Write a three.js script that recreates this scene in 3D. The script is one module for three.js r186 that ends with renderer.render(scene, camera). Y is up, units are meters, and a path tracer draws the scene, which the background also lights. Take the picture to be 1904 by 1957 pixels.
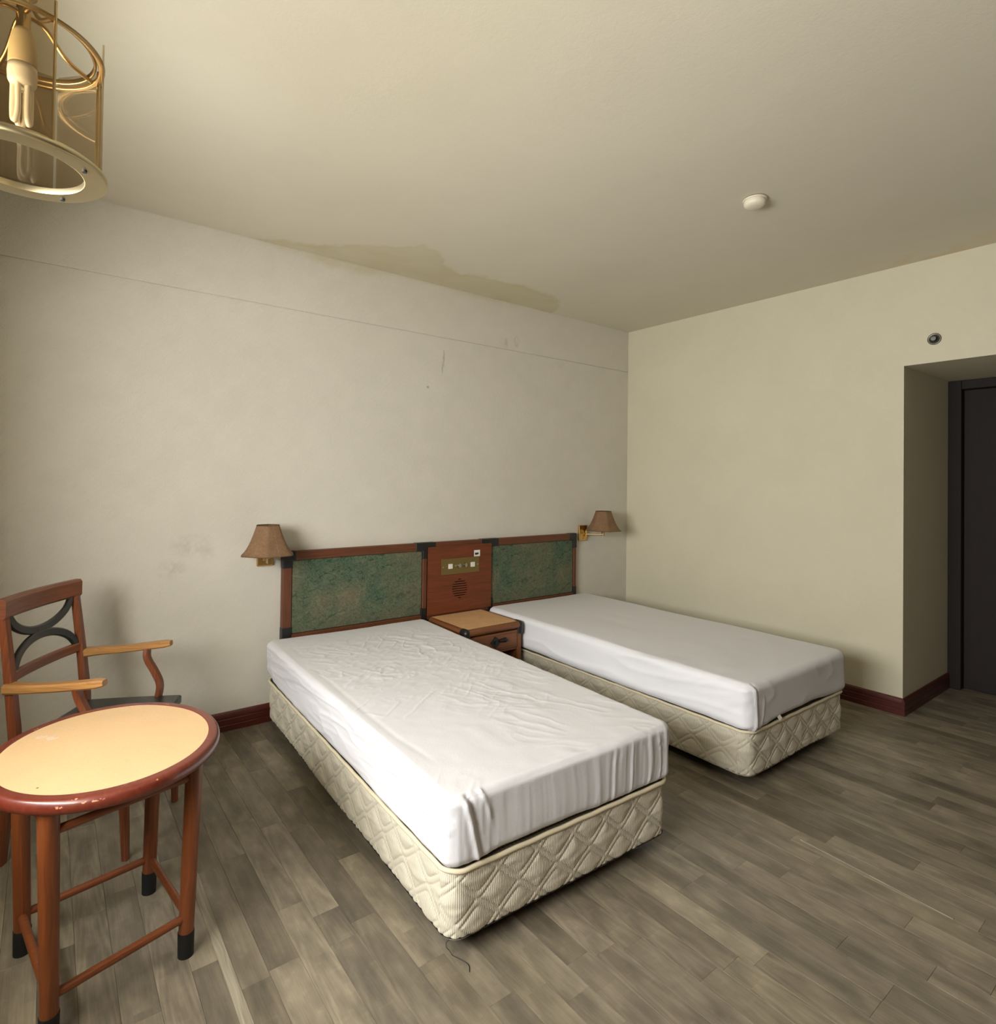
import * as THREE from 'three';
import { RoundedBoxGeometry } from 'three/addons/geometries/RoundedBoxGeometry.js';
import { mergeGeometries, mergeVertices, toCreasedNormals } from 'three/addons/utils/BufferGeometryUtils.js';
import { RectAreaLightUniformsLib } from 'three/addons/lights/RectAreaLightUniformsLib.js';

// ------------------------------------------------------------------ camera, daylight, exposure
RectAreaLightUniformsLib.init();
const scene = new THREE.Scene();
const renderer = new THREE.WebGLRenderer({ antialias: true });
renderer.toneMapping = THREE.LinearToneMapping;
renderer.toneMappingExposure = 1.0;
renderer.shadowMap.enabled = true;
renderer.shadowMap.type = THREE.PCFSoftShadowMap;

const FOCAL = 1106.13, FW = 1904, FH = 1957;
const camera = new THREE.PerspectiveCamera(2 * Math.atan(FH / 2 / FOCAL) * 180 / Math.PI, FW / FH, 0.05, 60);
camera.setViewOffset(FW, FH, FW / 2 - 911.99, FH / 2 - 903.91, FW, FH);
camera.rotation.order = 'YXZ';
camera.rotation.set(0.012014, -0.63793, 0.012843);
camera.position.set(-3.96987, 1.32229, 3.2046);
scene.add(camera);

const XL = -4.62, ZF = 4.3, H = 2.6;                 // left wall, wall behind the camera, ceiling
const WIN = { z0: 1.3, z1: 3.05, y0: 1.08, y1: 1.92, deep: 0.42 };   // the window in the left wall
scene.background = new THREE.Color(0.62, 0.72, 0.85);
const day = new THREE.RectAreaLight(new THREE.Color(1.0, 0.985, 0.97), 32, WIN.z1 - WIN.z0 - 0.1, WIN.y1 - WIN.y0 - 0.1);
day.name = 'daylight';
day.position.set(XL - WIN.deep + 0.08, (WIN.y0 + WIN.y1) / 2, (WIN.z0 + WIN.z1) / 2);
day.lookAt(0, day.position.y, day.position.z);
scene.add(day);

// ------------------------------------------------------------------ helpers
function rngOf(a) { return () => { a |= 0; a = a + 0x6D2B79F5 | 0; let t = Math.imul(a ^ a >>> 15, 1 | a); t = t + Math.imul(t ^ t >>> 7, 61 | t) ^ t; return ((t ^ t >>> 14) >>> 0) / 4294967296; }; }
const PERM = new Uint8Array(512); { const r = rngOf(7); const p = [...Array(256).keys()]; for (let i = 255; i > 0; i--) { const j = Math.floor(r() * (i + 1)); [p[i], p[j]] = [p[j], p[i]]; } for (let i = 0; i < 512; i++) PERM[i] = p[i & 255]; }
const hash2 = (i, j, s) => PERM[(PERM[(PERM[i & 255] + j) & 255] + s) & 255] / 127.5 - 1;
function vn(x, y, s = 0, px = 256, py = 256) {           // value noise, -1..1, repeating every px, py cells
  const i = Math.floor(x), j = Math.floor(y), fx = x - i, fy = y - j;
  const u = fx * fx * fx * (fx * (fx * 6 - 15) + 10), v = fy * fy * fy * (fy * (fy * 6 - 15) + 10);
  const m = (a, n) => ((a % n) + n) % n, i0 = m(i, px), i1 = m(i + 1, px), j0 = m(j, py), j1 = m(j + 1, py);
  const a = hash2(i0, j0, s), b = hash2(i1, j0, s), c = hash2(i0, j1, s), d = hash2(i1, j1, s);
  return a + (b - a) * u + (c - a) * v + (a - b - c + d) * u * v;
}
function fbm(x, y, s, o = 4, px = 256, py = 256) { let t = 0, a = 0.5, f = 1; for (let k = 0; k < o; k++) { t += a * vn(x * f, y * f, s + k * 17, px * f, py * f); a *= 0.5; f *= 2; } return t; }
const clamp = (x, a, b) => Math.min(b, Math.max(a, x));
const sstep = (a, b, x) => { const t = clamp((x - a) / (b - a), 0, 1); return t * t * (3 - 2 * t); };
const lerp = (a, b, t) => a + (b - a) * t;
const sRGB = (r, g, b) => new THREE.Color().setRGB(r / 255, g / 255, b / 255, THREE.SRGBColorSpace);

function tex(w, h, fn, { color = true, repeat = [1, 1] } = {}) {    // fn(u, v) -> [r, g, b] 0..255, or one number
  const d = new Uint8Array(w * h * 4);
  for (let j = 0; j < h; j++) for (let i = 0; i < w; i++) {
    const c = fn((i + 0.5) / w, (j + 0.5) / h), k = (j * w + i) * 4;
    if (typeof c === 'number') d[k] = d[k + 1] = d[k + 2] = clamp(c, 0, 255); else { d[k] = clamp(c[0], 0, 255); d[k + 1] = clamp(c[1], 0, 255); d[k + 2] = clamp(c[2], 0, 255); }
    d[k + 3] = 255;
  }
  const t = new THREE.DataTexture(d, w, h, THREE.RGBAFormat);
  t.magFilter = THREE.LinearFilter; t.minFilter = THREE.LinearMipmapLinearFilter; t.generateMipmaps = true;
  t.wrapS = t.wrapT = THREE.RepeatWrapping; t.repeat.set(...repeat);
  if (color) t.colorSpace = THREE.SRGBColorSpace;
  t.needsUpdate = true;
  return t;
}
const mat = (o) => new THREE.MeshStandardMaterial(o);
const phys = (o) => new THREE.MeshPhysicalMaterial(o);

const used = new Map();
function numbered(n) { const k = used.get(n) || 0; used.set(n, k + 1); return k ? n + '_' + String(k).padStart(3, '0') : n; }
function merged(geos) {
  if (!Array.isArray(geos)) return geos;
  if (geos.length === 1) return geos[0];
  const anyNon = geos.some((g) => !g.index);
  return mergeGeometries(geos.map((g) => { const q = anyNon && g.index ? g.toNonIndexed() : g; for (const n of Object.keys(q.attributes)) if (!['position', 'normal', 'uv'].includes(n)) q.deleteAttribute(n); return q; }));
}
function obj(name, geos, m, parent) {
  const o = new THREE.Mesh(merged(geos), m); o.castShadow = o.receiveShadow = true;
  o.name = parent ? name : numbered(name); (parent || scene).add(o); return o;
}
function thing(name, label, category, pos = [0, 0, 0], turn = 0, group) {
  const o = new THREE.Group(); o.name = numbered(name); o.position.set(...pos); o.rotation.y = turn;
  o.userData = { label, category }; if (group) o.userData.group = group; scene.add(o); return o;
}
function tag(o, label, category, group) { o.userData.label = label; o.userData.category = category; if (group) o.userData.group = group; return o; }
function struct(name, geos, m, label, category) { const o = obj(name, geos, m); o.userData = { kind: 'structure', label, category }; return o; }
function box(x0, x1, y0, y1, z0, z1) { const g = new THREE.BoxGeometry(x1 - x0, y1 - y0, z1 - z0); g.translate((x0 + x1) / 2, (y0 + y1) / 2, (z0 + z1) / 2); return g; }
function rbox(x0, x1, y0, y1, z0, z1, r = 0.004, s = 2) { const g = new RoundedBoxGeometry(x1 - x0, y1 - y0, z1 - z0, s, r); g.translate((x0 + x1) / 2, (y0 + y1) / 2, (z0 + z1) / 2); return g; }
function uvBox(g, axis = 1, off = [0, 0]) {            // uv in metres, v runs along the grain axis
  const p = g.attributes.position, n = g.attributes.normal, uv = new Float32Array(p.count * 2);
  for (let i = 0; i < p.count; i++) {
    const a = [p.getX(i), p.getY(i), p.getZ(i)], b = [Math.abs(n.getX(i)), Math.abs(n.getY(i)), Math.abs(n.getZ(i))];
    let k = b.indexOf(Math.max(...b)); const rest = [0, 1, 2].filter((q) => q !== k);
    let v = axis, u = rest.find((q) => q !== axis);
    if (k === axis) { u = rest[0]; v = rest[1]; }
    uv[2 * i] = a[u] + off[0]; uv[2 * i + 1] = a[v] + off[1];
  }
  g.setAttribute('uv', new THREE.BufferAttribute(uv, 2)); return g;
}
function tube(pts, r, seg = 24, rad = 10, closed = false) { return new THREE.TubeGeometry(new THREE.CatmullRomCurve3(pts.map((q) => new THREE.Vector3(...q)), closed), seg, r, rad, closed); }
function cyl(a, b, r0, r1 = r0, n = 20, cap = true) {      // from point a to point b
  const A = new THREE.Vector3(...a), B = new THREE.Vector3(...b), L = A.distanceTo(B);
  const g = new THREE.CylinderGeometry(r1, r0, L, n, 1, !cap); g.translate(0, L / 2, 0);
  g.applyQuaternion(new THREE.Quaternion().setFromUnitVectors(new THREE.Vector3(0, 1, 0), B.clone().sub(A).normalize())); g.translate(...a); return g;
}
function lathe(pts, n = 40) { return new THREE.LatheGeometry(pts.map((q) => new THREE.Vector2(...q)), n); }
function sweep(path, w, h, up = [0, 1, 0], wf = () => 1, axis = 1) {     // rectangular bar with small chamfers along a list of points
  const c = new THREE.CatmullRomCurve3(path.map((q) => new THREE.Vector3(...q))), N = 28, pos = [], idx = [];
  const ch = Math.min(w, h) * 0.22, prof = [[-w / 2 + ch, -h / 2], [w / 2 - ch, -h / 2], [w / 2, -h / 2 + ch], [w / 2, h / 2 - ch], [w / 2 - ch, h / 2], [-w / 2 + ch, h / 2], [-w / 2, h / 2 - ch], [-w / 2, -h / 2 + ch]];
  for (let i = 0; i <= N; i++) {
    const t = i / N, p = c.getPoint(t), T = c.getTangent(t), S = new THREE.Vector3().crossVectors(T, new THREE.Vector3(...up)).normalize(), U = new THREE.Vector3().crossVectors(S, T).normalize(), f = wf(t);
    for (const [a, b] of prof) pos.push(p.x + S.x * a * f + U.x * b * f, p.y + S.y * a * f + U.y * b * f, p.z + S.z * a * f + U.z * b * f);
  }
  for (let i = 0; i < N; i++) for (let k = 0; k < 8; k++) { const a = i * 8 + k, b = i * 8 + (k + 1) % 8; idx.push(a, a + 8, b, b, a + 8, b + 8); }
  for (let k = 1; k < 7; k++) { idx.push(0, k, k + 1); const e = N * 8; idx.push(e, e + k + 1, e + k); }
  const g = new THREE.BufferGeometry(); g.setAttribute('position', new THREE.Float32BufferAttribute(pos, 3)); g.setIndex(idx);
  const q = toCreasedNormals(g, 0.5); return uvBox(q, axis);
}

// ------------------------------------------------------------------ surfaces
// wall paper: woven diagonal relief, repeating
const paperBump = tex(256, 256, (u, v) => {
  const a = (u + v) * 16, b = (u - v) * 16, row = Math.floor(b * 2);
  const s = Math.sin(Math.PI * 2 * b * 1.0) * 0.5 + 0.5, cut = vn(a * 1.0 + row * 3.7, row, 3, 32, 64) * 0.5 + 0.5;
  return 90 + 110 * s * (0.35 + 0.65 * cut) + 25 * vn(u * 64, v * 64, 9, 64, 64);
}, { color: false, repeat: [9, 9] });
const plasterBump = tex(256, 256, (u, v) => 128 + 70 * fbm(u * 24, v * 24, 5, 3, 24, 24) + 40 * vn(u * 90, v * 90, 8, 90, 90), { color: false, repeat: [3, 3] });
const interp = (tbl, x) => { if (x <= tbl[0][0]) return tbl[0][1]; for (let i = 1; i < tbl.length; i++) if (x < tbl[i][0]) { const [a, b] = tbl[i - 1], [c, d] = tbl[i]; return lerp(b, d, (x - a) / (c - a)); } return tbl.at(-1)[1]; };
// the brown water stain where the ceiling meets the headboard wall: how far it reaches over the ceiling and down the wall
const STAINC = [[-3.3, -0.1], [-3.15, 0.0], [-3.0, 0.09], [-2.78, 0.17], [-2.66, 0.3], [-2.46, 0.4], [-2.34, 0.5], [-2.2, 0.47], [-2.1, 0.34], [-1.95, 0.27], [-1.7, 0.36], [-1.32, 0.35], [-1.08, 0.26], [-0.95, 0.14], [-0.9, 0.0], [-0.8, -0.1]];
const STAINW = [[-3.3, -0.05], [-3.15, 0.0], [-2.95, 0.04], [-2.77, 0.062], [-2.5, 0.08], [-2.3, 0.04], [-2.1, 0.02], [-1.88, 0.03], [-1.6, 0.04], [-1.39, 0.055], [-1.2, 0.03], [-1.05, 0.0], [-0.9, -0.05]];
function stain(d) { return d <= 0 ? 0 : clamp(0.5 * sstep(0, 0.05, d) + 0.1 * Math.exp(-((d - 0.045) ** 2) / 0.0006), 0, 1); }
const RX = 4.74, WT = 2048, WH = 1024;
const wallMap = tex(WT, WH, (u, v) => {
  const x = XL - 0.06 + u * RX, y = v * H;
  let c = [212, 207, 193]; const m = 3.2 * fbm(u * 9, v * 6, 21, 4) + 1.6 * vn(u * 60, v * 34, 22);
  c = c.map((q) => q + m);
  const reach = interp(STAINW, x) + 0.02 * fbm(x * 9, y * 9, 31, 3), s = stain(reach - (H - y)) * (0.75 + 0.5 * fbm(x * 7, y * 12, 33, 3));
  c[0] -= 17 * s; c[1] -= 22 * s; c[2] -= 42 * s;
  const smear = (cx, cy, rx, ry, k, sd) => { const d = ((x - cx) / rx) ** 2 + ((y - cy) / ry) ** 2; if (d < 1) { const q = k * (1 - d) * clamp(0.5 + 1.6 * fbm(x * 40, y * 40, sd, 3), 0, 1); c[0] -= q; c[1] -= q; c[2] -= q * 0.95; } };
  smear(-3.38, 0.97, 0.12, 0.07, 13, 41); smear(-3.47, 0.86, 0.08, 0.06, 13, 43); smear(-3.3, 0.92, 0.05, 0.04, 11, 45);
  smear(-1.25, 2.33, 0.03, 0.05, 24, 47); smear(-1.35, 2.3, 0.02, 0.05, 20, 49); smear(-1.88, 2.12, 0.008, 0.07, 50, 51); smear(-1.89, 2.06, 0.006, 0.05, 60, 53); smear(-2.0, 1.92, 0.012, 0.01, 60, 55);
  return c;
});
const ceilMap = tex(WT, WH, (u, v) => {
  const x = XL - 0.06 + u * RX, z = v * (ZF + 0.06);
  let c = [214, 208, 189]; const m = 3 * fbm(u * 11, v * 11, 61, 4); c = c.map((q) => q + m);
  const reach = interp(STAINC, x) + 0.05 * fbm(x * 6, z * 6, 63, 3) + 0.012 * vn(x * 40, z * 40, 65), s = stain(reach - z) * (0.8 + 0.5 * fbm(x * 5, z * 9, 67, 3));
  c[0] -= 22 * s; c[1] -= 27 * s; c[2] -= 50 * s;
  const r2 = (x + 0.1) ** 2 / 0.02 + (z - 2.15) ** 2 / 0.2; if (r2 < 1) { const q = 26 * (1 - r2) * clamp(0.4 + 2 * fbm(x * 12, z * 8, 69, 3), 0, 1); c[1] -= q * 0.35; c[2] -= q; }
  return c;
});
wallMap.wrapS = wallMap.wrapT = ceilMap.wrapS = ceilMap.wrapT = THREE.ClampToEdgeWrapping;
const paintMap = tex(512, 512, (u, v) => { const m = 4 * fbm(u * 8, v * 8, 71, 4, 8, 8); return [210 + m, 204 + m, 180 + m]; }, { repeat: [0.4, 0.4] });
const wallBump2 = paperBump.clone(); wallBump2.repeat.set(RX * 6, H * 6); wallBump2.needsUpdate = true;
const ceilBump = plasterBump.clone(); ceilBump.repeat.set(RX * 3, ZF * 3); ceilBump.needsUpdate = true;
const M = {};
M.wallBack = mat({ map: wallMap, bumpMap: wallBump2, bumpScale: 0.0016, roughness: 0.88 });
M.ceiling = mat({ map: ceilMap, bumpMap: ceilBump, bumpScale: 0.0004, roughness: 0.92 });
M.paint = mat({ map: paintMap, bumpMap: plasterBump, bumpScale: 0.0008, roughness: 0.9 });

// wood: grain runs along v; one greyscale-warm map, tinted by the material colour
function grain(u, v, s, pu, pv) {                          // 0..1 tone of fine grain with a few broad figures
  const warp = 0.05 * vn(u * 4, v * 2, s, 4, 2) + 0.02 * vn(u * 9, v * 6, s + 1, 9, 6);
  const big = Math.sin((u + warp) * Math.PI * 2 * pu + 2.4 * vn(u * 3, v * 3, s + 2, 3, 3)) * 0.5 + 0.5;
  return clamp(0.55 + 0.16 * (big - 0.5) + 0.22 * vn((u + warp) * pv, v * 5, s + 3, pv, 5) + 0.14 * vn((u + warp) * pv * 2.5, v * 9, s + 4, pv * 2.5, 9), 0, 1);
}
const woodMap = tex(512, 512, (u, v) => { const g = grain(u, v, 81, 6, 60), k = 172 + 83 * g; return [k, k * 0.985, k * 0.96]; }, { repeat: [4, 1.6] });
const woodBump = tex(512, 512, (u, v) => 255 * grain(u, v, 81, 6, 60), { color: false, repeat: [4, 1.6] });
const wood = (r, g, b, rough, coat = 0, cr = 0.25) => phys({ map: woodMap, bumpMap: woodBump, bumpScale: 0.0002, color: sRGB(r, g, b), roughness: rough, clearcoat: coat, clearcoatRoughness: cr });
M.headWood = wood(116, 66, 38, 0.55, 0.1);
M.consoleWood = wood(128, 64, 28, 0.6, 0.05);
M.nightWood = wood(140, 86, 48, 0.48, 0.2);
M.chairWood = wood(142, 78, 44, 0.42, 0.3);
M.legWood = wood(142, 76, 36, 0.42, 0.3);
M.armWood = wood(204, 150, 88, 0.4, 0.35);
M.baseboard = wood(96, 36, 28, 0.4, 0.3);
M.panelWood = wood(92, 60, 40, 0.6);
M.curtain = mat({ color: sRGB(122, 92, 78), roughness: 0.95, side: THREE.DoubleSide });
M.doorWood = wood(34, 22, 16, 0.75);
M.black = phys({ color: sRGB(24, 24, 25), roughness: 0.45, clearcoat: 0.15 });
M.blackSatin = phys({ color: sRGB(40, 42, 42), roughness: 0.38, clearcoat: 0.3, clearcoatRoughness: 0.3 });
M.rubber = mat({ color: sRGB(17, 16, 16), roughness: 0.7 });
M.brass = mat({ color: sRGB(205, 170, 105), metalness: 1, roughness: 0.24 });
M.agedBrass = mat({ color: sRGB(176, 152, 108), metalness: 1, roughness: 0.33 });
M.paleBrass = mat({ color: sRGB(196, 182, 146), metalness: 1, roughness: 0.36 });
M.chrome = mat({ color: sRGB(190, 188, 182), metalness: 1, roughness: 0.28 });
M.dullMetal = mat({ color: sRGB(120, 117, 108), metalness: 0.9, roughness: 0.45 });
M.whitePlastic = mat({ color: sRGB(228, 225, 214), roughness: 0.45 });
M.creamPlastic = mat({ color: sRGB(222, 215, 194), roughness: 0.5 });
M.bulbGlass = phys({ color: sRGB(244, 240, 228), roughness: 0.22, clearcoat: 0.5 });
M.socket = mat({ color: sRGB(196, 182, 146), roughness: 0.55 });

// ------------------------------------------------------------------ room shell
function planeUV(g, fn) { const p = g.attributes.position, uv = new Float32Array(p.count * 2); for (let i = 0; i < p.count; i++) { const q = fn(p.getX(i), p.getY(i), p.getZ(i)); uv[2 * i] = q[0]; uv[2 * i + 1] = q[1]; } g.setAttribute('uv', new THREE.BufferAttribute(uv, 2)); return g; }
const GRV = 2.259;
{ // headboard wall: the paper stops at a shadow line, plain plaster above
  const gs = [box(XL - 0.12, 0.12, -0.1, GRV - 0.0024, -0.12, 0), box(XL - 0.12, 0.12, GRV - 0.0024, GRV + 0.0024, -0.12, -0.006), box(XL - 0.12, 0.12, GRV + 0.0024, H + 0.1, -0.12, -0.0012)];
  struct('wall_back', gs.map((g) => planeUV(g, (x, y) => [(x - XL + 0.06) / RX, y / H])), M.wallBack, 'cream papered wall behind the headboard with a shadow line near the top', 'wall');
}
struct('ceiling', planeUV(box(XL - 0.12, 1.1, H, H + 0.12, -0.12, ZF + 0.12), (x, y, z) => [(x - XL + 0.06) / RX, z / (ZF + 0.06)]), M.ceiling, 'cream plaster ceiling with a brown water stain along the wall', 'ceiling');
const OZ = 1.987, OZ1 = 3.05, OY = 2.013, PX = 0.80;   // the passage in the right wall
const wallM = (g) => uvBox(g, 1);
struct('wall_right', [box(0, 0.12, -0.1, H + 0.1, 0, OZ), box(0, 0.12, OY, H + 0.1, OZ, OZ1), box(0, 0.12, -0.1, H + 0.1, OZ1, ZF + 0.12)].map(wallM), M.paint, 'cream painted wall with the opening to the passage', 'wall');
struct('wall_passage', [box(0.12, 0.98, -0.1, OY, OZ - 0.12, OZ), box(0.12, 0.98, -0.1, OY, OZ1, OZ1 + 0.12), box(0.12, 0.98, OY, OY + 0.12, OZ - 0.12, OZ1 + 0.12), box(0.9, 0.98, -0.1, OY, OZ, OZ1)].map(wallM), M.paint, 'cream walls and low ceiling lining the dark passage', 'wall');
{ const t = WIN.deep, a = XL - t;
  struct('wall_left', [box(a, XL, -0.1, WIN.y0, -0.12, ZF + 0.12), box(a, XL, WIN.y1, H + 0.1, -0.12, ZF + 0.12), box(a, XL, WIN.y0, WIN.y1, -0.12, WIN.z0), box(a, XL, WIN.y0, WIN.y1, WIN.z1, ZF + 0.12)].map(wallM), M.paint, 'cream painted wall that holds the window', 'wall');
  struct('wall_front', wallM(box(a, 1.1, -0.1, H + 0.1, ZF, ZF + 0.12)), M.panelWood, 'dark brown wood panelled wall facing the beds', 'wall');
  const w = thing('window_1', 'white framed sliding window with two clear panes', 'window', [XL - WIN.deep + 0.035, WIN.y0, (WIN.z0 + WIN.z1) / 2]);
  w.userData.kind = 'structure';
  const hw = (WIN.z1 - WIN.z0) / 2, hh = WIN.y1 - WIN.y0;
  obj('window_frame', [rbox(-0.03, 0.03, 0, 0.045, -hw, hw), rbox(-0.03, 0.03, hh - 0.045, hh, -hw, hw), rbox(-0.03, 0.03, 0.045, hh - 0.045, -hw, -hw + 0.045), rbox(-0.03, 0.03, 0.045, hh - 0.045, hw - 0.045, hw), rbox(-0.025, 0.025, 0.045, hh - 0.045, -0.03, 0.03)], M.whitePlastic, w);
  const drape = (za, zb) => { const n = 160, pos = [], idx = [], x = WIN.deep - 0.035; for (let i = 0; i <= n; i++) { const t = i / n, z = lerp(za, zb, t), q = x + 0.075 + 0.035 * Math.sin(t * Math.PI * 2 * Math.round(Math.abs(zb - za) / 0.1)) + 0.008 * Math.sin(t * 37); pos.push(q, 0.02 - WIN.y0, z, q * 0.98 + 0.002, 2.24 - WIN.y0, z); } for (let i = 0; i < n; i++) idx.push(2 * i, 2 * i + 1, 2 * i + 2, 2 * i + 2, 2 * i + 1, 2 * i + 3); const g = new THREE.BufferGeometry(); g.setAttribute('position', new THREE.Float32BufferAttribute(pos, 3)); g.setIndex(idx); g.computeVertexNormals(); return g; };
  obj('curtain', drape(-hw - 0.55, -hw + 0.02), M.curtain, w).userData.label = 'brown curtain drawn to one side'; obj('curtain', drape(hw - 0.02, hw + 0.7), M.curtain, w).userData.label = 'brown curtain drawn to one side';
  const pane = phys({ color: 0xffffff, transmission: 1, thickness: 0, roughness: 0, ior: 1.45 });
  obj('pane', box(-0.003, 0.003, 0.045, hh - 0.045, -hw + 0.045, -0.03), pane, w); obj('pane', box(-0.003, 0.003, 0.045, hh - 0.045, 0.03, hw - 0.045), pane, w);
}
struct('trim_1', rbox(XL, XL + 0.2, 1.97, 2.25, WIN.z0 - 0.7, WIN.z1 + 0.8, 0.004), M.panelWood, 'dark wooden curtain pelmet above the window', 'pelmet');
{ const d = thing('door_1', 'dark brown wooden door and frame at the end of the passage', 'door', [PX + 0.06, 0, (OZ + OZ1) / 2]); d.userData.kind = 'structure';
  const hw = (OZ1 - OZ) / 2;
  obj('door_frame', [rbox(-0.06, 0.035, 0, OY - 0.002, -hw + 0.001, -hw + 0.07), rbox(-0.06, 0.035, 0, OY - 0.002, hw - 0.07, hw - 0.001), rbox(-0.06, 0.035, OY - 0.06, OY - 0.002, -hw + 0.07, hw - 0.07)].map((g) => uvBox(g)), M.doorWood, d);
  const leaf = obj('door_leaf', uvBox(rbox(-0.01, 0.03, 0.008, OY - 0.062, -hw + 0.072, hw - 0.072)), M.doorWood, d);
  obj('door_handle', [cyl([-0.03, 1.0, hw - 0.14], [-0.01, 1.0, hw - 0.14], 0.024), cyl([-0.05, 1.0, hw - 0.14], [-0.03, 1.0, hw - 0.14], 0.009), cyl([-0.05, 1.0, hw - 0.14], [-0.05, 1.0, hw - 0.25], 0.009)], M.agedBrass, leaf);
}
// skirting: moulded profile, swept straight
function skirting(x0, z0, x1, z1, nx, nz) {
  const prof = [[0, 0], [0.014, 0], [0.014, 0.028], [0.0125, 0.030], [0.0125, 0.034], [0.014, 0.036], [0.014, 0.060], [0.0125, 0.062], [0.0125, 0.066], [0.014, 0.068], [0.014, 0.080], [0.011, 0.092], [0.006, 0.098], [0, 0.098]];
  const pos = [], idx = [], n = prof.length;
  for (const [x, z] of [[x0, z0], [x1, z1]]) for (const [a, y] of prof) pos.push(x + nx * a, y, z + nz * a);
  for (let k = 0; k < n - 1; k++) idx.push(k, k + n, k + 1, k + 1, k + n, k + n + 1);
  for (let k = 1; k < n - 1; k++) { idx.push(0, k, k + 1); idx.push(n, n + k + 1, n + k); }
  const g = new THREE.BufferGeometry(); g.setAttribute('position', new THREE.Float32BufferAttribute(pos, 3)); g.setIndex(idx);
  return uvBox(toCreasedNormals(g, 0.3), Math.abs(nx) > 0 ? 2 : 0);
}
struct('baseboard_back', skirting(XL, 0, 0, 0, 0, 1), M.baseboard, 'dark red-brown moulded skirting under the headboard wall', 'baseboard');
struct('baseboard_right', skirting(0, 0.014, 0, OZ, -1, 0), M.baseboard, 'dark red-brown moulded skirting along the wall beside the far bed', 'baseboard');
struct('baseboard_passage', skirting(-0.014, OZ, PX, OZ, 0, 1), M.baseboard, 'dark red-brown moulded skirting turning into the passage', 'baseboard');

// ------------------------------------------------------------------ floor of printed vinyl planks
const plankMap = tex(1024, 1024, (u, v) => {           // eight plank figures side by side along u
  const k = Math.floor(u * 8), uu = u * 8 - k, s = 100 + k * 9;
  const warp = 0.12 * fbm(uu * 2 + k * 5, v * 5, s, 3) ;
  const cath = Math.sin(((uu - 0.5 + warp) ** 2 * 26 - v * (k % 3 === 0 ? 14 : 3)) * 2 + 3 * vn(uu * 2, v * 4, s + 1)) * 0.5;
  const fine = vn((uu + warp * 0.3) * 34, v * 14, s + 2) * 0.5 + vn((uu + warp * 0.3) * 80, v * 30, s + 3) * 0.35;
  const cloud = fbm(uu * 2 + k, v * 9, s + 4, 4), scuff = Math.max(0, vn(uu * 5, v * 60, s + 5) - 0.55);
  const t = 196 + 17 * cath * (k % 3 === 0 ? 1 : 0.45) + 13 * fine + 44 * cloud + 22 * scuff;
  return [t, t * 0.965, t * 0.88];
}, { repeat: [1, 1] });
const plankBump = tex(512, 512, (u, v) => 128 + 60 * vn(u * 200, v * 40, 131, 200, 40) + 40 * vn(u * 90, v * 18, 132, 90, 18), { color: false, repeat: [1, 1] });
const TONES = [0.72, 0.83, 0.92, 1.0, 1.08, 1.18, 0.88, 1.03].map((t, i) => phys({ map: plankMap, bumpMap: plankBump, bumpScale: 0.00025, color: new THREE.Color(0.42 * t, 0.39 * t * (i % 2 ? 1 : 0.985), 0.345 * t * (i % 3 ? 1 : 0.97)), roughness: 0.46 }));
const floor = struct('floor', [box(XL - 0.12, 1.1, -0.14, -0.0035, -0.12, ZF + 0.12)], mat({ color: sRGB(40, 36, 30), roughness: 0.8 }), 'grey-brown wood plank floor', 'floor');
const BED1 = { x: -2.543, z: 0.068, t: -0.0357 }, BED2 = { x: -1.058, z: 0.06, t: -0.008 };
const BW = 0.955, BL = 1.86;
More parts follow.
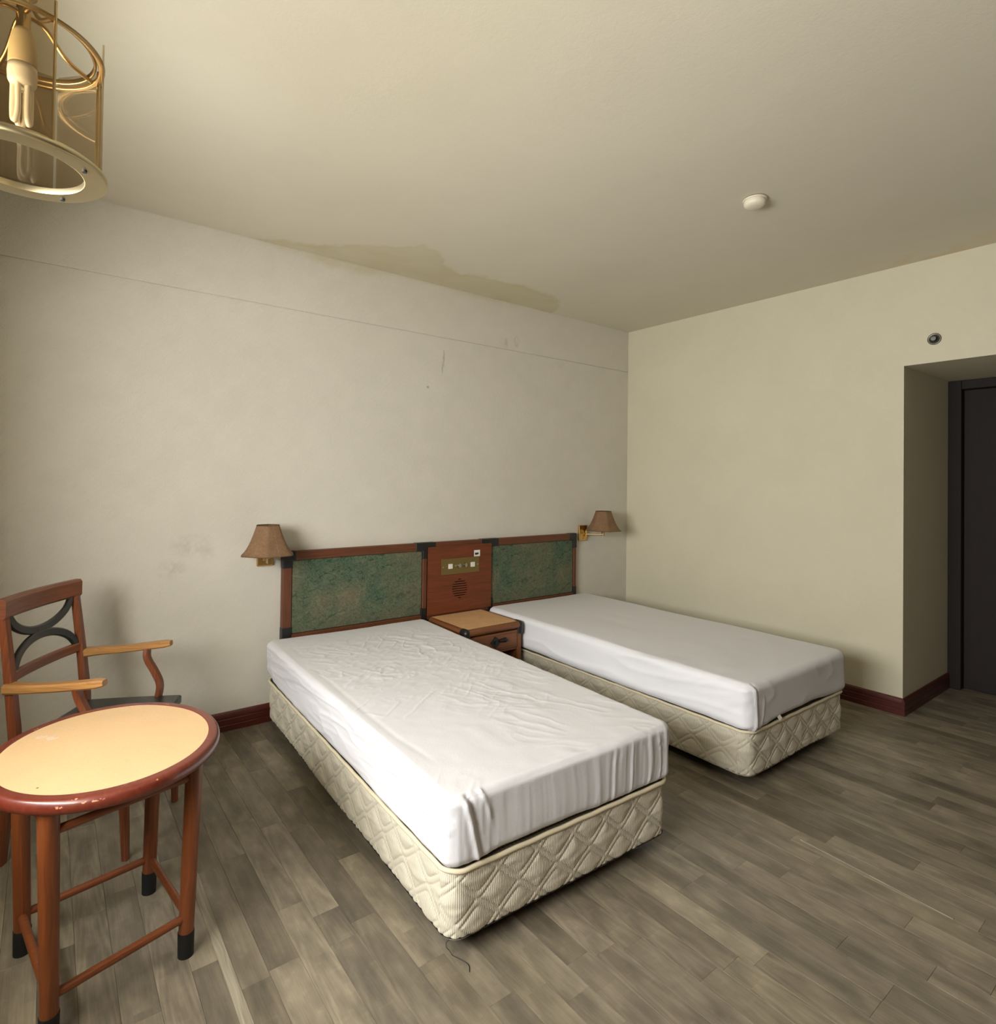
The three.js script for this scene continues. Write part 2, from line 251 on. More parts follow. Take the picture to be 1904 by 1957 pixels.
{
  const PW = 0.083, r = rngOf(11), cells = [];
  const known = { '13': 2.079, '11': 2.137, '4': 2.134, '1': 2.28, '2': 2.573, '21': 1.083, '22': 1.642, '23': 1.507, '19': 0.967 };
  const fwd = new THREE.Vector3(0, 0, -1).applyEuler(camera.rotation);
  for (let k = -31; k <= 35; k++) {
    const xr = -1.729 - PW * (k - 1), xl = xr - PW; if (xr <= XL || xl >= 0.94) continue;
    const len = 0.542, ph = known[k] ?? r() * len; let e = ph % len - len;
    for (; e < ZF; e += len) {
      const z0 = Math.max(0, e), z1 = Math.min(ZF, e + len), x0 = Math.max(XL, xl), x1 = Math.min(0.98, xr); if (z1 - z0 < 0.01 || x1 - x0 < 0.01) continue;
      let a0 = z0, a1 = z1; if (x0 >= -0.01) { a0 = Math.max(z0, OZ); a1 = Math.min(z1, OZ1); if (a1 - a0 < 0.02) continue; }
      const c = new THREE.Vector3((x0 + x1) / 2, 0, (a0 + a1) / 2), v = c.clone().sub(camera.position), dep = v.dot(fwd);
      const under = (b) => Math.abs(c.x - b.x) < 0.40 && c.z < 1.6;
      const q = c.clone().project(camera), inV = dep > 0.2 && Math.abs(q.x) < 1.1 && Math.abs(q.y) < 1.1;
      cells.push({ x0, x1, z0: a0, z1: a1, tone: Math.floor(r() * 8), fig: Math.floor(r() * 8), ov: r(), score: inV && !under(BED1) && !under(BED2) ? 1 / dep : 0 });
    }
  }
  camera.updateMatrixWorld(); camera.updateProjectionMatrix();
  const geo = (c) => { const g = 0.0003, b = 0.00035, x0 = c.x0 + g, x1 = c.x1 - g, z0 = c.z0 + g, z1 = c.z1 - g;   // a plate with bevelled upper edges
    const pos = [], uv = [], idx = [], nor = []; const U = (x) => c.fig / 8 + 0.004 + clamp((x - c.x0) / 0.083, 0, 1) * 0.117, V = (z) => c.ov + (z - c.z0) / 0.9;
    const quad = (q, n) => { const o = pos.length / 3; for (const [x, y, z] of q) { pos.push(x, y, z); uv.push(U(x), V(z)); nor.push(...n); } idx.push(o, o + 1, o + 2, o, o + 2, o + 3); };
    const A = [x0 + b, 0, z0 + b], B = [x1 - b, 0, z0 + b], C = [x1 - b, 0, z1 - b], D = [x0 + b, 0, z1 - b], y = -0.0012, E = [x0, y, z0], F = [x1, y, z0], G = [x1, y, z1], K = [x0, y, z1], s = Math.SQRT1_2, lo = (p) => [p[0], -0.0036, p[2]];
    quad([D, C, B, A], [0, 1, 0]); quad([A, B, F, E], [0, s, -s]); quad([B, C, G, F], [s, s, 0]); quad([C, D, K, G], [0, s, s]); quad([D, A, E, K], [-s, s, 0]);
    quad([E, F, lo(F), lo(E)], [0, 0, -1]); quad([F, G, lo(G), lo(F)], [1, 0, 0]); quad([G, K, lo(K), lo(G)], [0, 0, 1]); quad([K, E, lo(E), lo(K)], [-1, 0, 0]);
    const gg = new THREE.BufferGeometry(); gg.setAttribute('position', new THREE.Float32BufferAttribute(pos, 3)); gg.setAttribute('normal', new THREE.Float32BufferAttribute(nor, 3)); gg.setAttribute('uv', new THREE.Float32BufferAttribute(uv, 2)); gg.setIndex(idx); return gg; };
  cells.sort((a, b) => b.score - a.score);
  cells.slice(0, 300).forEach((c, i) => { const m = obj('plank', geo(c), TONES[c.tone], floor); m.name = i ? 'plank_' + String(i).padStart(3, '0') : 'plank'; });
  const rest = TONES.map(() => []); cells.slice(300).forEach((c) => rest[c.tone].push(geo(c)));
  rest.forEach((gs, i) => { if (gs.length) { const m = obj('more_planks', gs, TONES[i], floor); m.userData.kind = 'stuff'; } });
  obj('seam_strip', uvBox(rbox(-3.573, -3.546, -0.003, 0.0018, 0.95, 3.4, 0.0008), 2), phys({ map: woodMap, color: sRGB(186, 180, 162), roughness: 0.5 }), floor).userData.label = 'pale narrow strip covering a floor seam';
  const lip = uvBox(rbox(-0.003, 0.003, -0.003, 0.0028, -0.23, 0.23, 0.0012), 2); lip.rotateY(-0.06); lip.translate(-1.712, 0, 2.42);
  obj('raised_seam', lip, TONES[5], floor).userData.label = 'lifted edge of a floor seam';
}

// ------------------------------------------------------------------ beds
const ribMap = tex(256, 64, (u) => { const s = Math.sin(u * Math.PI * 2 * 32) * 0.5 + 0.5, k = sstep(0.25, 0.75, s); return [lerp(202, 228, k), lerp(195, 222, k), lerp(174, 204, k)]; }, { repeat: [5.2, 5.2] });
const ribBump = tex(256, 64, (u) => 255 * (Math.sin(u * Math.PI * 2 * 32) * 0.5 + 0.5), { color: false, repeat: [5.2, 5.2] });
const tickStain = tex(512, 128, (u, v) => { const s = Math.sin(u * Math.PI * 2 * 64) * 0.5 + 0.5, k = sstep(0.25, 0.75, s); let c = [lerp(206, 232, k), lerp(196, 224, k), lerp(170, 202, k)]; return c; });
M.quilt = mat({ map: ribMap, bumpMap: ribBump, bumpScale: 0.0007, roughness: 0.86 });
M.piping = mat({ color: sRGB(226, 214, 184), roughness: 0.7 });
M.ticking = mat({ map: tickStain, color: sRGB(150, 146, 140), roughness: 0.9 });
const sheetBump = tex(256, 256, (u, v) => 128 + 50 * vn(u * 128, v * 128, 141, 128, 128) + 50 * vn(u * 40, v * 40, 142, 40, 40), { color: false, repeat: [6, 6] });
M.sheet = phys({ color: sRGB(226, 226, 229), roughness: 0.85, bumpMap: sheetBump, bumpScale: 0.0003, sheen: 0.15 });

function rectPath(W, L, r, step) {                      // rounded rectangle, x centred, z from 0 to L; [x, z, nx, nz, s]
  const out = []; let s = 0; const add = (x, z, nx, nz) => { if (out.length) s += Math.hypot(x - out.at(-1)[0], z - out.at(-1)[1]); out.push([x, z, nx, nz, s]); };
  const line = (x0, z0, x1, z1, nx, nz) => { const n = Math.max(1, Math.round(Math.hypot(x1 - x0, z1 - z0) / step)); for (let i = 0; i < n; i++) add(lerp(x0, x1, i / n), lerp(z0, z1, i / n), nx, nz); };
  const arc = (cx, cz, a0) => { const n = Math.max(8, Math.round(r * 1.57 / step)); for (let i = 0; i < n; i++) { const a = a0 + Math.PI / 2 * i / n; add(cx + r * Math.cos(a), cz + r * Math.sin(a), Math.cos(a), Math.sin(a)); } };
  const w = W / 2;
  line(-w, L - r, -w, r, -1, 0); arc(-w + r, r, Math.PI); line(-w + r, 0, w - r, 0, 0, -1); arc(w - r, r, -Math.PI / 2); line(w, r, w, L - r, 1, 0); arc(w - r, L - r, 0); line(w - r, L, -w + r, L, 0, 1); arc(-w + r, L - r, Math.PI / 2);
  return out;
}
const QP = 0.292, QH = 0.128;
function quilt(s, y, seed) {
  const tri = (2 / Math.PI) * Math.asin(0.965 * Math.sin(Math.PI * 2 * s / QP)); let d = 1;
  for (let k = -1; k <= 2; k++) for (const f of [-1, 1]) d = Math.min(d, Math.abs(y - (0.036 + k * QH + f * QH / 2 * tri * (1 + 0.06 * vn(s * 3, k, seed)))));
  d *= 0.76; const st = Math.abs(d - 0.0085);
  return 0.0042 * (1 - Math.exp(-((Math.max(0, d - 0.0085) / 0.016) ** 2))) - 0.0034 * Math.exp(-((st / 0.0027) ** 2)) + 0.0016 * vn(s * 18 + y * 30, y * 60 - s * 4, seed + 3) * sstep(0.008, 0.02, d);
}
function bedBase(label, b, seed, stained) {
  const t = thing('bed_base', label, 'bed base', [b.x, 0, b.z], b.t);
  const y0 = 0.05, y1 = 0.246, path = rectPath(BW - 0.02, BL - 0.02, 0.055, 0.004), P = path.length, R = 48, pos = [], uv = [], idx = [];
  for (let j = 0; j <= R; j++) for (let i = 0; i <= P; i++) {
    const [x, z, nx, nz, s0] = path[i % P], s = i === P ? s0 : s0, v = j / R, y = lerp(y0, y1, v);
    const roll = 0.014 * (1 - Math.sqrt(Math.max(0, 1 - (Math.max(0, 0.10 - v) / 0.10) ** 2))) + 0.006 * Math.max(0, (v - 0.93) / 0.07) ** 2;
    const fade = sstep(0, 0.08, v) * sstep(1, 0.93, v), d = quilt(s, y - y0, seed) * fade - roll + 0.004 * vn(s * 2.2, y * 6, seed + 9);
    const sag = (1 - v) * 0.003 * vn(s * 3.1, 1.5, seed + 11);
    pos.push(x + nx * d, y + sag, z + 0.01 + nz * d); uv.push((i === P ? path[P - 1][4] + 0.004 : s), y);
  }
  for (let j = 0; j < R; j++) for (let i = 0; i < P; i++) { const a = j * (P + 1) + i, c = a + P + 1; idx.push(a, a + 1, c, c, a + 1, c + 1); }
  const side = new THREE.BufferGeometry(); side.setAttribute('position', new THREE.Float32BufferAttribute(pos, 3)); side.setAttribute('uv', new THREE.Float32BufferAttribute(uv, 2)); side.setIndex(idx); side.computeVertexNormals();
  { const n = side.attributes.normal, p = side.attributes.position; let k = 0; for (let i = 0; i < 40; i++) k += n.getX(R / 2 * (P + 1) + i); if (k > 0) { const a = side.index.array; for (let i = 0; i < a.length; i += 3) [a[i], a[i + 1]] = [a[i + 1], a[i]]; side.computeVertexNormals(); } }
  obj('quilted_side', side, M.quilt, t).userData.label = 'cream ribbed ticking quilted in diamonds';
  const cap = (y, up) => { const s = new THREE.Shape(path.filter((_, i) => i % 4 === 0).map(([x, z]) => new THREE.Vector2(x, -(z + 0.01)))), g = new THREE.ShapeGeometry(s); g.rotateX(-Math.PI / 2); g.translate(0, y, 0); return g; };
  obj('top_cover', cap(0.2455), M.ticking, t); obj('dust_cover', cap(0.062), M.rubber, t);
  const pp = rectPath(BW - 0.014, BL - 0.014, 0.057, 0.02).map(([x, z], i) => [x, 0.2488 + 0.0008 * Math.sin(i), z + 0.007]);
  obj('piping', tube(pp, 0.0072, 420, 8, true), M.piping, t).userData.label = 'cream piped edge';
  for (const [x, z] of [[-BW / 2 + 0.16, 0.22], [BW / 2 - 0.16, 0.22], [-BW / 2 + 0.16, BL - 0.22], [BW / 2 - 0.16, BL - 0.22]]) { const l = lathe([[0, 0], [0.024, 0], [0.026, 0.012], [0.02, 0.03], [0.022, 0.064], [0, 0.064]], 18); l.translate(x, 0, z); obj('leg', l, M.rubber, t); }
  if (stained) {
    const pt = []; for (let i = 0; i < 7; i++) pt.push([-BW / 2 + 0.035 + 0.006 * Math.sin(i * 1.3), 0.058 - 0.0095 * i, BL - 0.05 + 0.008 * Math.cos(i)]);
    pt.push([-BW / 2 + 0.045, 0.0025, BL - 0.03], [-BW / 2 + 0.06, 0.002, BL + 0.01], [-BW / 2 + 0.05, 0.002, BL + 0.03]);
    obj('loose_thread', tube(pt, 0.0009, 60, 5), M.black, t).userData.label = 'loose black thread';
  }
  return t;
}
function roundedSlab(W, L, y0, y1, rc, re, step, hem, rows) {       // top and four sides of a cushion-like block, with original coordinates kept for folds
  const nx = Math.round(W / step), nz = Math.round(L / step), ny = rows, src = [], pos = [], idx = [];
  const hgt = y1 - y0;
  const push = (x, y, z, f) => { src.push([x, y, z, f]); };
  const grid = (a, b, fn) => { const o = src.length; for (let j = 0; j <= b; j++) for (let i = 0; i <= a; i++) fn(i / a, j / b); for (let j = 0; j < b; j++) for (let i = 0; i < a; i++) { const p = o + j * (a + 1) + i; idx.push(p, p + a + 1, p + 1, p + 1, p + a + 1, p + a + 2); } };
  const w = W / 2;
  grid(nx, nz, (u, v) => push(lerp(-w, w, u), 1, v * L, 0));
  grid(ny, nz, (u, v) => push(-w, u, v * L, 1));
  grid(ny, nz, (u, v) => push(w, 1 - u, v * L, 2));
  grid(nx, ny, (u, v) => push(lerp(-w, w, u), 1 - v, L, 3));
  grid(nx, ny, (u, v) => push(lerp(-w, w, u), v, 0, 4));
  for (const q of src) {
    let [x, t, z, f] = q; const low = hem(x, z, f), yb = y0 + low; let y = f === 0 ? y1 : lerp(yb, y1, t); q[4] = y;
    let X = x, Z = z - L / 2, hx = w, hz = L / 2, e = Math.min(hx - Math.abs(X), hz - Math.abs(Z)), u = f === 0 ? e : -(y1 - y);
    if (u < re) {
      const phi = Math.PI / 4 * (1 + clamp(u / re, -1, 1)), ins = u < -re ? 0 : re * (1 - Math.cos(phi)), drop = u < -re ? null : re * (1 - Math.sin(phi));
      if (drop !== null) y = y1 - drop;
      const nearX = hx - Math.abs(X) <= hz - Math.abs(Z) + 1e-9, nearZ = hz - Math.abs(Z) <= hx - Math.abs(X) + 1e-9;
      X = nearX ? Math.sign(X) * (hx - ins) : X * (hx - ins) / (hx - e); Z = nearZ ? Math.sign(Z) * (hz - ins) : Z * (hz - ins) / (hz - e);
      if (f !== 0) { const tuck = Math.max(0, 1 - (y - yb) / 0.022); const k = 1 - 0.010 * tuck * tuck / hx, kz = 1 - 0.010 * tuck * tuck / hz; X *= k; Z *= kz; }
    }
    const cx = clamp(X, -(hx - rc), hx - rc), cz = clamp(Z, -(hz - rc), hz - rc), dx = X - cx, dz = Z - cz;
    if (dx && dz) { const m = Math.max(Math.abs(dx), Math.abs(dz)), l = Math.hypot(dx, dz); X = cx + dx / l * m; Z = cz + dz / l * m; }
    pos.push(X, y, Z + L / 2);
  }
  let g = new THREE.BufferGeometry(); g.setAttribute('position', new THREE.Float32BufferAttribute(pos, 3));
  g.setAttribute('src', new THREE.Float32BufferAttribute(src.flatMap((q) => [q[0], q[4], q[2], q[3]]), 4)); g.setIndex(idx);
  return g;
}
const ridge = (x, y, s, p = 3) => Math.pow(1 - Math.abs(vn(x, y, s)), p);
function foldSheet(g, fold, name, m) {
  const key = g.attributes.src; g.deleteAttribute('src');
  // weld by place so that normals run over the edges, keep the fold height of the first face met
  const p = g.attributes.position, map = new Map(), remap = new Int32Array(p.count), np = [], ns = [];
  for (let i = 0; i < p.count; i++) { const k = Math.round(p.getX(i) * 2e4) + '_' + Math.round(p.getY(i) * 2e4) + '_' + Math.round(p.getZ(i) * 2e4); if (!map.has(k)) { map.set(k, ns.length); np.push(p.getX(i), p.getY(i), p.getZ(i)); ns.push([key.getX(i), key.getY(i), key.getZ(i), key.getW(i)]); } remap[i] = map.get(k); }
  const q = new THREE.BufferGeometry(); q.setAttribute('position', new THREE.Float32BufferAttribute(np, 3)); const ix = []; const a = g.index.array; for (let i = 0; i < a.length; i += 3) { const t = [remap[a[i]], remap[a[i + 1]], remap[a[i + 2]]]; if (t[0] !== t[1] && t[1] !== t[2] && t[0] !== t[2]) ix.push(...t); } q.setIndex(ix);
  q.computeVertexNormals(); const n = q.attributes.normal, pp = q.attributes.position;
  let up = 0; for (let i = 0; i < 200; i++) up += n.getY(i + 4000); if (up < 0) { for (let i = 0; i < ix.length; i += 3) [ix[i], ix[i + 1]] = [ix[i + 1], ix[i]]; q.setIndex(ix); q.computeVertexNormals(); }
  const nn = q.attributes.normal, off = [], uv = [];
  for (let i = 0; i < pp.count; i++) off.push(fold(pp.getX(i), pp.getY(i), pp.getZ(i), nn.getX(i), nn.getY(i), nn.getZ(i)));
  for (let i = 0; i < pp.count; i++) { const d = off[i]; pp.setXYZ(i, pp.getX(i) + nn.getX(i) * d, pp.getY(i) + nn.getY(i) * d, pp.getZ(i) + nn.getZ(i) * d); const X = pp.getX(i), Y = pp.getY(i), Z = pp.getZ(i); uv.push(Math.abs(nn.getX(i)) > 0.7 ? Z : X, Math.abs(nn.getY(i)) > 0.7 ? Z : Y); }
  q.setAttribute('uv', new THREE.Float32BufferAttribute(uv, 2)); q.computeVertexNormals(); return q;
}
function mattress(label, b, dz = 0) {
  const g = roundedSlab(BW - 0.03, BL - 0.02, 0.2605, 0.442, 0.06, 0.03, 0.03, () => 0, 8);
  const t = thing('mattress', label, 'mattress', [b.x, 0, b.z], b.t), q = foldSheet(g, () => 0); q.translate(0, 0, 0.01);
  obj('ticking', q, M.ticking, t).userData.label = 'grey striped ticking showing under the hem'; return t;
}
// near bed: crumpled sheet
bedBase('cream quilted bed base under the crumpled white sheet, near the round table', BED1, 3, true);
const mat1 = mattress('mattress in a crumpled white fitted sheet, on the bed near the round table', BED1);
{
  const hem = (x, z, f) => f === 3 ? 0.001 + 0.009 * sstep(-0.36, -0.3, x) * sstep(0.12, -0.05, x) + 0.001 * vn(x * 20, 1, 151) : 0.003 + 0.003 * vn(z * 5, 2, 152) + (f === 1 ? 0.02 * sstep(0.25, 0.05, z) : 0);
  const g = roundedSlab(BW + 0.004, BL - 0.004, 0.2605, 0.453, 0.045, 0.028, 0.0052, hem, 38);
  const hW = BW / 2;
  const q = foldSheet(g, (x, y, z, nx, ny, nz) => {
    const top = sstep(0.3, 0.85, ny), lf = sstep(0.3, 0.85, -nx), rt = sstep(0.3, 0.85, nx), ft = sstep(0.3, 0.85, nz); let d = 0;
    // top: small crumples towards the head and the middle, longer pulled folds towards the foot
    const wx = x + 0.016 * vn(x * 9, z * 9, 161) + 0.006 * vn(x * 26, z * 26, 159), wz = z + 0.016 * vn(x * 9, z * 9, 162) + 0.006 * vn(x * 26, z * 26, 160);
    const dir = (th, fu, fv, sd, pw) => { const u = wx * Math.cos(th) + wz * Math.sin(th), v = -wx * Math.sin(th) + wz * Math.cos(th); return ridge(u * fu, v * fv, sd, pw) - 0.25; };
    const head = sstep(0.08, 0.3, z) * sstep(1.3, 0.7, z) * sstep(-0.45, -0.34, x) * sstep(0.46, 0.3, x), mid = sstep(0.5, 0.75, z) * sstep(1.75, 1.25, z);
    const p1 = sstep(-0.25, 0.35, vn(x * 5, z * 5, 155)), p2 = sstep(-0.2, 0.4, vn(x * 5, z * 5, 156)), p3 = sstep(-0.2, 0.4, vn(x * 3.3, z * 3.3, 157));
    d += top * head * (0.0030 * p1 * dir(-0.6, 26, 9, 163, 3) + 0.0026 * p2 * dir(0.5, 24, 9, 164, 3) + 0.0016 * dir(1.3, 40, 18, 158, 2));
    d += top * mid * (0.0022 * p3 * dir(-0.25, 20, 5, 165, 4) + 0.0016 * p1 * dir(0.9, 24, 7, 154, 3));
    d += top * sstep(0.95, 1.4, z) * sstep(-0.25, 0.15, x) * (0.0024 * p2 * dir(-0.5, 22, 4, 166, 3) + 0.0018 * p1 * dir(-0.9, 30, 7, 153, 3));
    d += top * (0.004 * vn(x * 2.6, z * 2.2, 167) + 0.0008 * vn(x * 20, z * 20, 168) - 0.006 * (1 - (x / hW) ** 2) * sstep(0, 0.3, z) * sstep(BL, BL - 0.3, z));
    // crease where the cloth is pulled over the long left edge
    d -= top * 0.0014 * Math.exp(-(((x + hW - 0.065 - 0.016 * vn(z * 3, 4, 169)) / 0.012) ** 2)) * sstep(-0.4, 0.3, vn(z * 4, 7, 179)) * sstep(0.1, 0.4, z);
    // left side: long slanting pulls
    d += lf * 0.0045 * (ridge(z * 2.6 + (y - 0.25) * 3.2, (y - 0.25) * 22 - z * 2.4, 171, 3) - 0.35);
    d += lf * 0.0024 * (ridge(z * 6 + y * 12, y * 44 - z * 5, 172, 2) - 0.35);
    d += lf * sstep(1.5, 1.82, z) * 0.0055 * (ridge(z * 4, y * 38 + 4 * (z - 1.8), 173, 2) - 0.4);
    d += rt * 0.003 * vn(z * 6 + y * 10, y * 20, 174);
    // foot: gathers below the right corner, smooth in the middle
    const gath = 0.9 * sstep(0.0, 0.3, x) + 0.4 * sstep(-0.28, -0.4, x) + 0.22, wv = x + 0.012 * vn(y * 9, x * 5, 175);
    const below = sstep(0.447, 0.405, y);
    d += below * ft * gath * 0.0052 * (ridge(wv * 34, y * 2.2, 176, 3) - 0.35) + below * ft * gath * 0.0026 * (ridge(wv * 66, y * 3.5, 170, 2) - 0.35);
    d += ft * 0.003 * vn(x * 5, y * 7, 177);
    // the seam ridge that falls from the near corner
    const t = clamp((0.452 - y) / 0.19, 0, 1), sx = lerp(-hW + 0.045, -hW + 0.098, t ** 0.8);
    const stay = sstep(0.2605, 0.275, y); d *= 0.25 + 0.75 * stay;
    const near = stay * sstep(0.2, 0.6, nz) * (ft > 0 || z > BL - 0.07 ? 1 : 0);
    d += near * 0.010 * Math.exp(-(((x - sx) / 0.0075) ** 2)) * sstep(0.0, 0.15, t) - near * 0.007 * Math.exp(-(((x - sx - 0.018) / 0.008) ** 2));
    const sx2 = sx + 0.062 + 0.01 * t; d += near * 0.005 * Math.exp(-(((x - sx2) / 0.006) ** 2)) * sstep(0.75, 0.3, t);
    const kc = Math.hypot(x + hW - 0.06, z - BL + 0.05); d += 0.0022 * (ridge(x * 24 + z * 18, z * 12 - x * 9, 178, 2) - 0.4) * Math.exp(-((kc / 0.09) ** 2));
    return d;
  });
  q.translate(0, 0, 0.002); obj('fitted_sheet', q, M.sheet, mat1).userData.label = 'crumpled white fitted sheet';
}
// far bed: smooth sheet
bedBase('cream quilted bed base under the smooth white sheet, beside the plain wall', BED2, 5, false);
const mat2 = mattress('mattress in a smooth white fitted sheet, on the bed beside the plain wall', BED2);
{
  const hem = (x, z, f) => f === 3 ? 0.001 + 0.014 * sstep(-0.36, -0.2, x) * sstep(0.35, 0.1, x) + 0.003 * vn(x * 9, 1, 181) : 0.002 + 0.003 * vn(z * 4, 2, 182);
  const g = roundedSlab(BW + 0.012, BL + 0.004, 0.2605, 0.457, 0.055, 0.036, 0.008, hem, 26), hW = BW / 2;
  const q = foldSheet(g, (x, y, z, nx, ny, nz) => {
    const top = sstep(0.3, 0.85, ny), lf = sstep(0.3, 0.85, -nx), ft = sstep(0.3, 0.85, nz); let d = 0;
    d += top * 0.003 * vn(x * 3, z * 2.4, 191) + top * 0.0009 * vn(x * 12, z * 9, 192);
    d += lf * 0.0046 * (ridge(z * 1.8 + (y - 0.25) * 4, (y - 0.25) * 13 - z * 1.5, 193, 3) - 0.35) * sstep(0.1, 0.6, z) + lf * 0.002 * vn(z * 6, y * 18, 194);
    d += lf * sstep(1.3, 1.75, z) * 0.0035 * (ridge(z * 5 - y * 4, y * 20 - z * 6, 195, 3) - 0.35);
    d += ft * 0.003 * vn(x * 4, y * 8, 196) + ft * 0.0025 * (ridge(x * 7 + y * 6, y * 8 - x * 2, 197, 3) - 0.35);
    const t = clamp((0.456 - y) / 0.19, 0, 1), near = sstep(0.1, 0.5, nz) * (z > BL - 0.09 ? 1 : 0), sx = lerp(-hW + 0.03, -hW + 0.04, t) + 0.012 * Math.sin(t * 3);
    d += near * 0.008 * Math.exp(-(((x - sx) / 0.006) ** 2)) * sstep(0, 0.15, t) - near * 0.005 * Math.exp(-(((x - sx - 0.014) / 0.006) ** 2)) + near * 0.004 * Math.exp(-(((x - sx - 0.05 - 0.012 * Math.sin(t * 4)) / 0.005) ** 2)) * sstep(0.2, 0.5, t);
    return d;
  });
  const o = obj('fitted_sheet', q, M.sheet, mat2); o.userData.label = 'smooth white fitted sheet';
  const lab = rbox(-0.012, 0.012, -0.009, 0.009, -0.0006, 0.0006, 0.0005); lab.rotateX(-0.5); lab.rotateZ(0.3); lab.translate(-0.24, 0.274, BL + 0.0075);
  obj('care_tag', lab, M.whitePlastic, o).userData.label = 'small white tag at the hem';
}

// ------------------------------------------------------------------ headboard
const greenMap = tex(1024, 512, (u, v) => {
  const x = u * 0.9, y = v * 0.45;
  const wx = x + 0.02 * fbm(x * 12, y * 12, 201, 3), wy = y + 0.02 * fbm(x * 12, y * 12, 202, 3);
  const patch = fbm(wx * 6, wy * 6, 203, 4), stroke = ridge(wx * 34 + 6 * patch, wy * 60 - wx * 20, 204, 4), fine = vn(wx * 150, wy * 190 + x * 60, 205);
  const ring = Math.pow(clamp(Math.sin(Math.hypot(wx - 0.28 * Math.round(wx / 0.28), wy - 0.2) * 62), 0, 1), 8);
  const k = 0.5 + 0.9 * patch, dk = 36 * sstep(0.55, 1, stroke) * (0.4 + 0.6 * sstep(-0.2, 0.3, patch));
  return [lerp(104, 72, k) - 1.15 * dk + 11 * fine + 8 * ring, lerp(101, 91, k) - dk + 11 * fine + 8 * ring, lerp(78, 70, k) - dk * 0.9 + 10 * fine + 6 * ring];
});
greenMap.wrapS = greenMap.wrapT = THREE.RepeatWrapping;
M.green = mat({ map: greenMap, roughness: 0.85, bumpMap: tex(512, 256, (u, v) => 128 + 70 * vn(u * 120, v * 80, 211, 120, 80) + 40 * vn(u * 40, v * 20, 212, 40, 20), { color: false }), bumpScale: 0.0012 });
{
  const x0 = -2.932, x1 = -0.652, yb = 0.425, yt = 0.916, m0 = -2.045, m1 = -1.49, zt = 0.042, rw = 0.05;
  const h = thing('headboard', 'wide wooden headboard with two green fabric panels and a switch console between', 'headboard', [0, 0, 0.001]);
  const rail = (a, b, c, d, ax) => uvBox(rbox(a, b, c, d, 0, zt, 0.006), ax, [a, c]);
  for (const [a, b] of [[x0, m0], [m0, m1], [m1, x1]]) obj('top_rail', rail(a, b, yt - rw, yt, 0), M.headWood, h);
  for (const [a, b] of [[x0, m0], [m0, m1], [m1, x1]]) obj('bottom_rail', rail(a, b, yb, yb + 0.035, 0), M.headWood, h);
  obj('post', rail(x0, x0 + rw, yb + 0.035, yt - rw, 1), M.headWood, h); obj('post', rail(x1 - 0.03, x1, yb + 0.035, yt - rw, 1), M.headWood, h);
  obj('post', rail(m0, m0 + 0.032, yb + 0.035, yt - rw, 1), M.headWood, h); obj('post', rail(m1 - 0.03, m1, yb + 0.035, yt - rw, 1), M.headWood, h);
  const e = 0.0022, br = (gs) => obj('corner_bracket', gs, M.black, h).userData.label = 'black corner fitting';
  const B = (a, b, c, d) => rbox(a - e, b + e, c - e, d + e, -0.0, zt + e, 0.006);
  br([B(x0, x0 + 0.07, yt - rw, yt), B(x0, x0 + rw, yt - 0.09, yt - rw)]); br([B(x0, x0 + rw, yb, yb + 0.075)]);
  br([B(x1 - 0.075, x1, yt - rw, yt), B(x1 - 0.03, x1, yt - 0.11, yt - rw)]); br([B(x1 - 0.03, x1, yb, yb + 0.08)]);
  br([B(m0 - 0.05, m0 + 0.095, yt - rw, yt), B(m0 + 0.0, m0 + 0.032, yt - 0.1, yt - rw)]); br([B(m0 - 0.01, m0 + 0.032, yb, yb + 0.075)]);
  br([B(m1 - 0.09, m1 + 0.06, yt - rw, yt), B(m1 - 0.03, m1 + 0.0, yt - 0.1, yt - rw)]); br([B(m1 - 0.03, m1 + 0.01, yb, yb + 0.085)]);
  const pad = (a, b, c, d, o) => { const g = rbox(a, b, c, d, 0.006, 0.034, 0.008, 3); return planeUV(g, (x, y) => [(x - a + o) / 0.9, (y - c) / 0.45]); };
  obj('fabric_panel', pad(x0 + rw, m0, yb + 0.035, yt - rw, 0), M.green, h).userData.label = 'mottled green fabric panel beside the first bed';
  obj('fabric_panel', pad(m1, x1 - 0.03, yb + 0.035, yt - rw, 0.37), M.green, h).userData.label = 'mottled green fabric panel beside the second bed';
  // console: a proud wooden board with a slotted speaker grille
  const ca = m0 + 0.034, cb = m1 - 0.012, cc = 0.452, cd = yt - 0.028, cx = -1.764, cyS = 0.603, cr = 0.062;
  const sh = new THREE.Shape(); sh.moveTo(ca, cc); sh.lineTo(cb, cc); sh.lineTo(cb, cd); sh.lineTo(ca, cd); sh.closePath();
  for (let k = -4; k <= 4; k++) { const y = cyS + k * 0.0152, w = Math.sqrt(Math.max(0, cr * cr - (k * 0.0152) ** 2)) || 0.012, hw = Math.max(0.012, w), s = new THREE.Path(); s.moveTo(cx - hw, y - 0.003); s.lineTo(cx - hw, y + 0.003); s.lineTo(cx + hw, y + 0.003); s.lineTo(cx + hw, y - 0.003); s.closePath(); sh.holes.push(s); }
  const cg = new THREE.ExtrudeGeometry(sh, { depth: 0.012, bevelEnabled: false }); cg.translate(0, 0, 0.042);
  const con = obj('console_panel', uvBox(cg, 0), M.consoleWood, h); con.userData.label = 'red-brown wooden console board';
  obj('speaker_backing', box(cx - 0.07, cx + 0.07, cyS - 0.07, cyS + 0.07, 0.0423, 0.0435), M.rubber, con);
  const pl = -1.913, pr = -1.61, pb = 0.702, ptp = 0.805, zf = 0.0542, kY = 0.756;
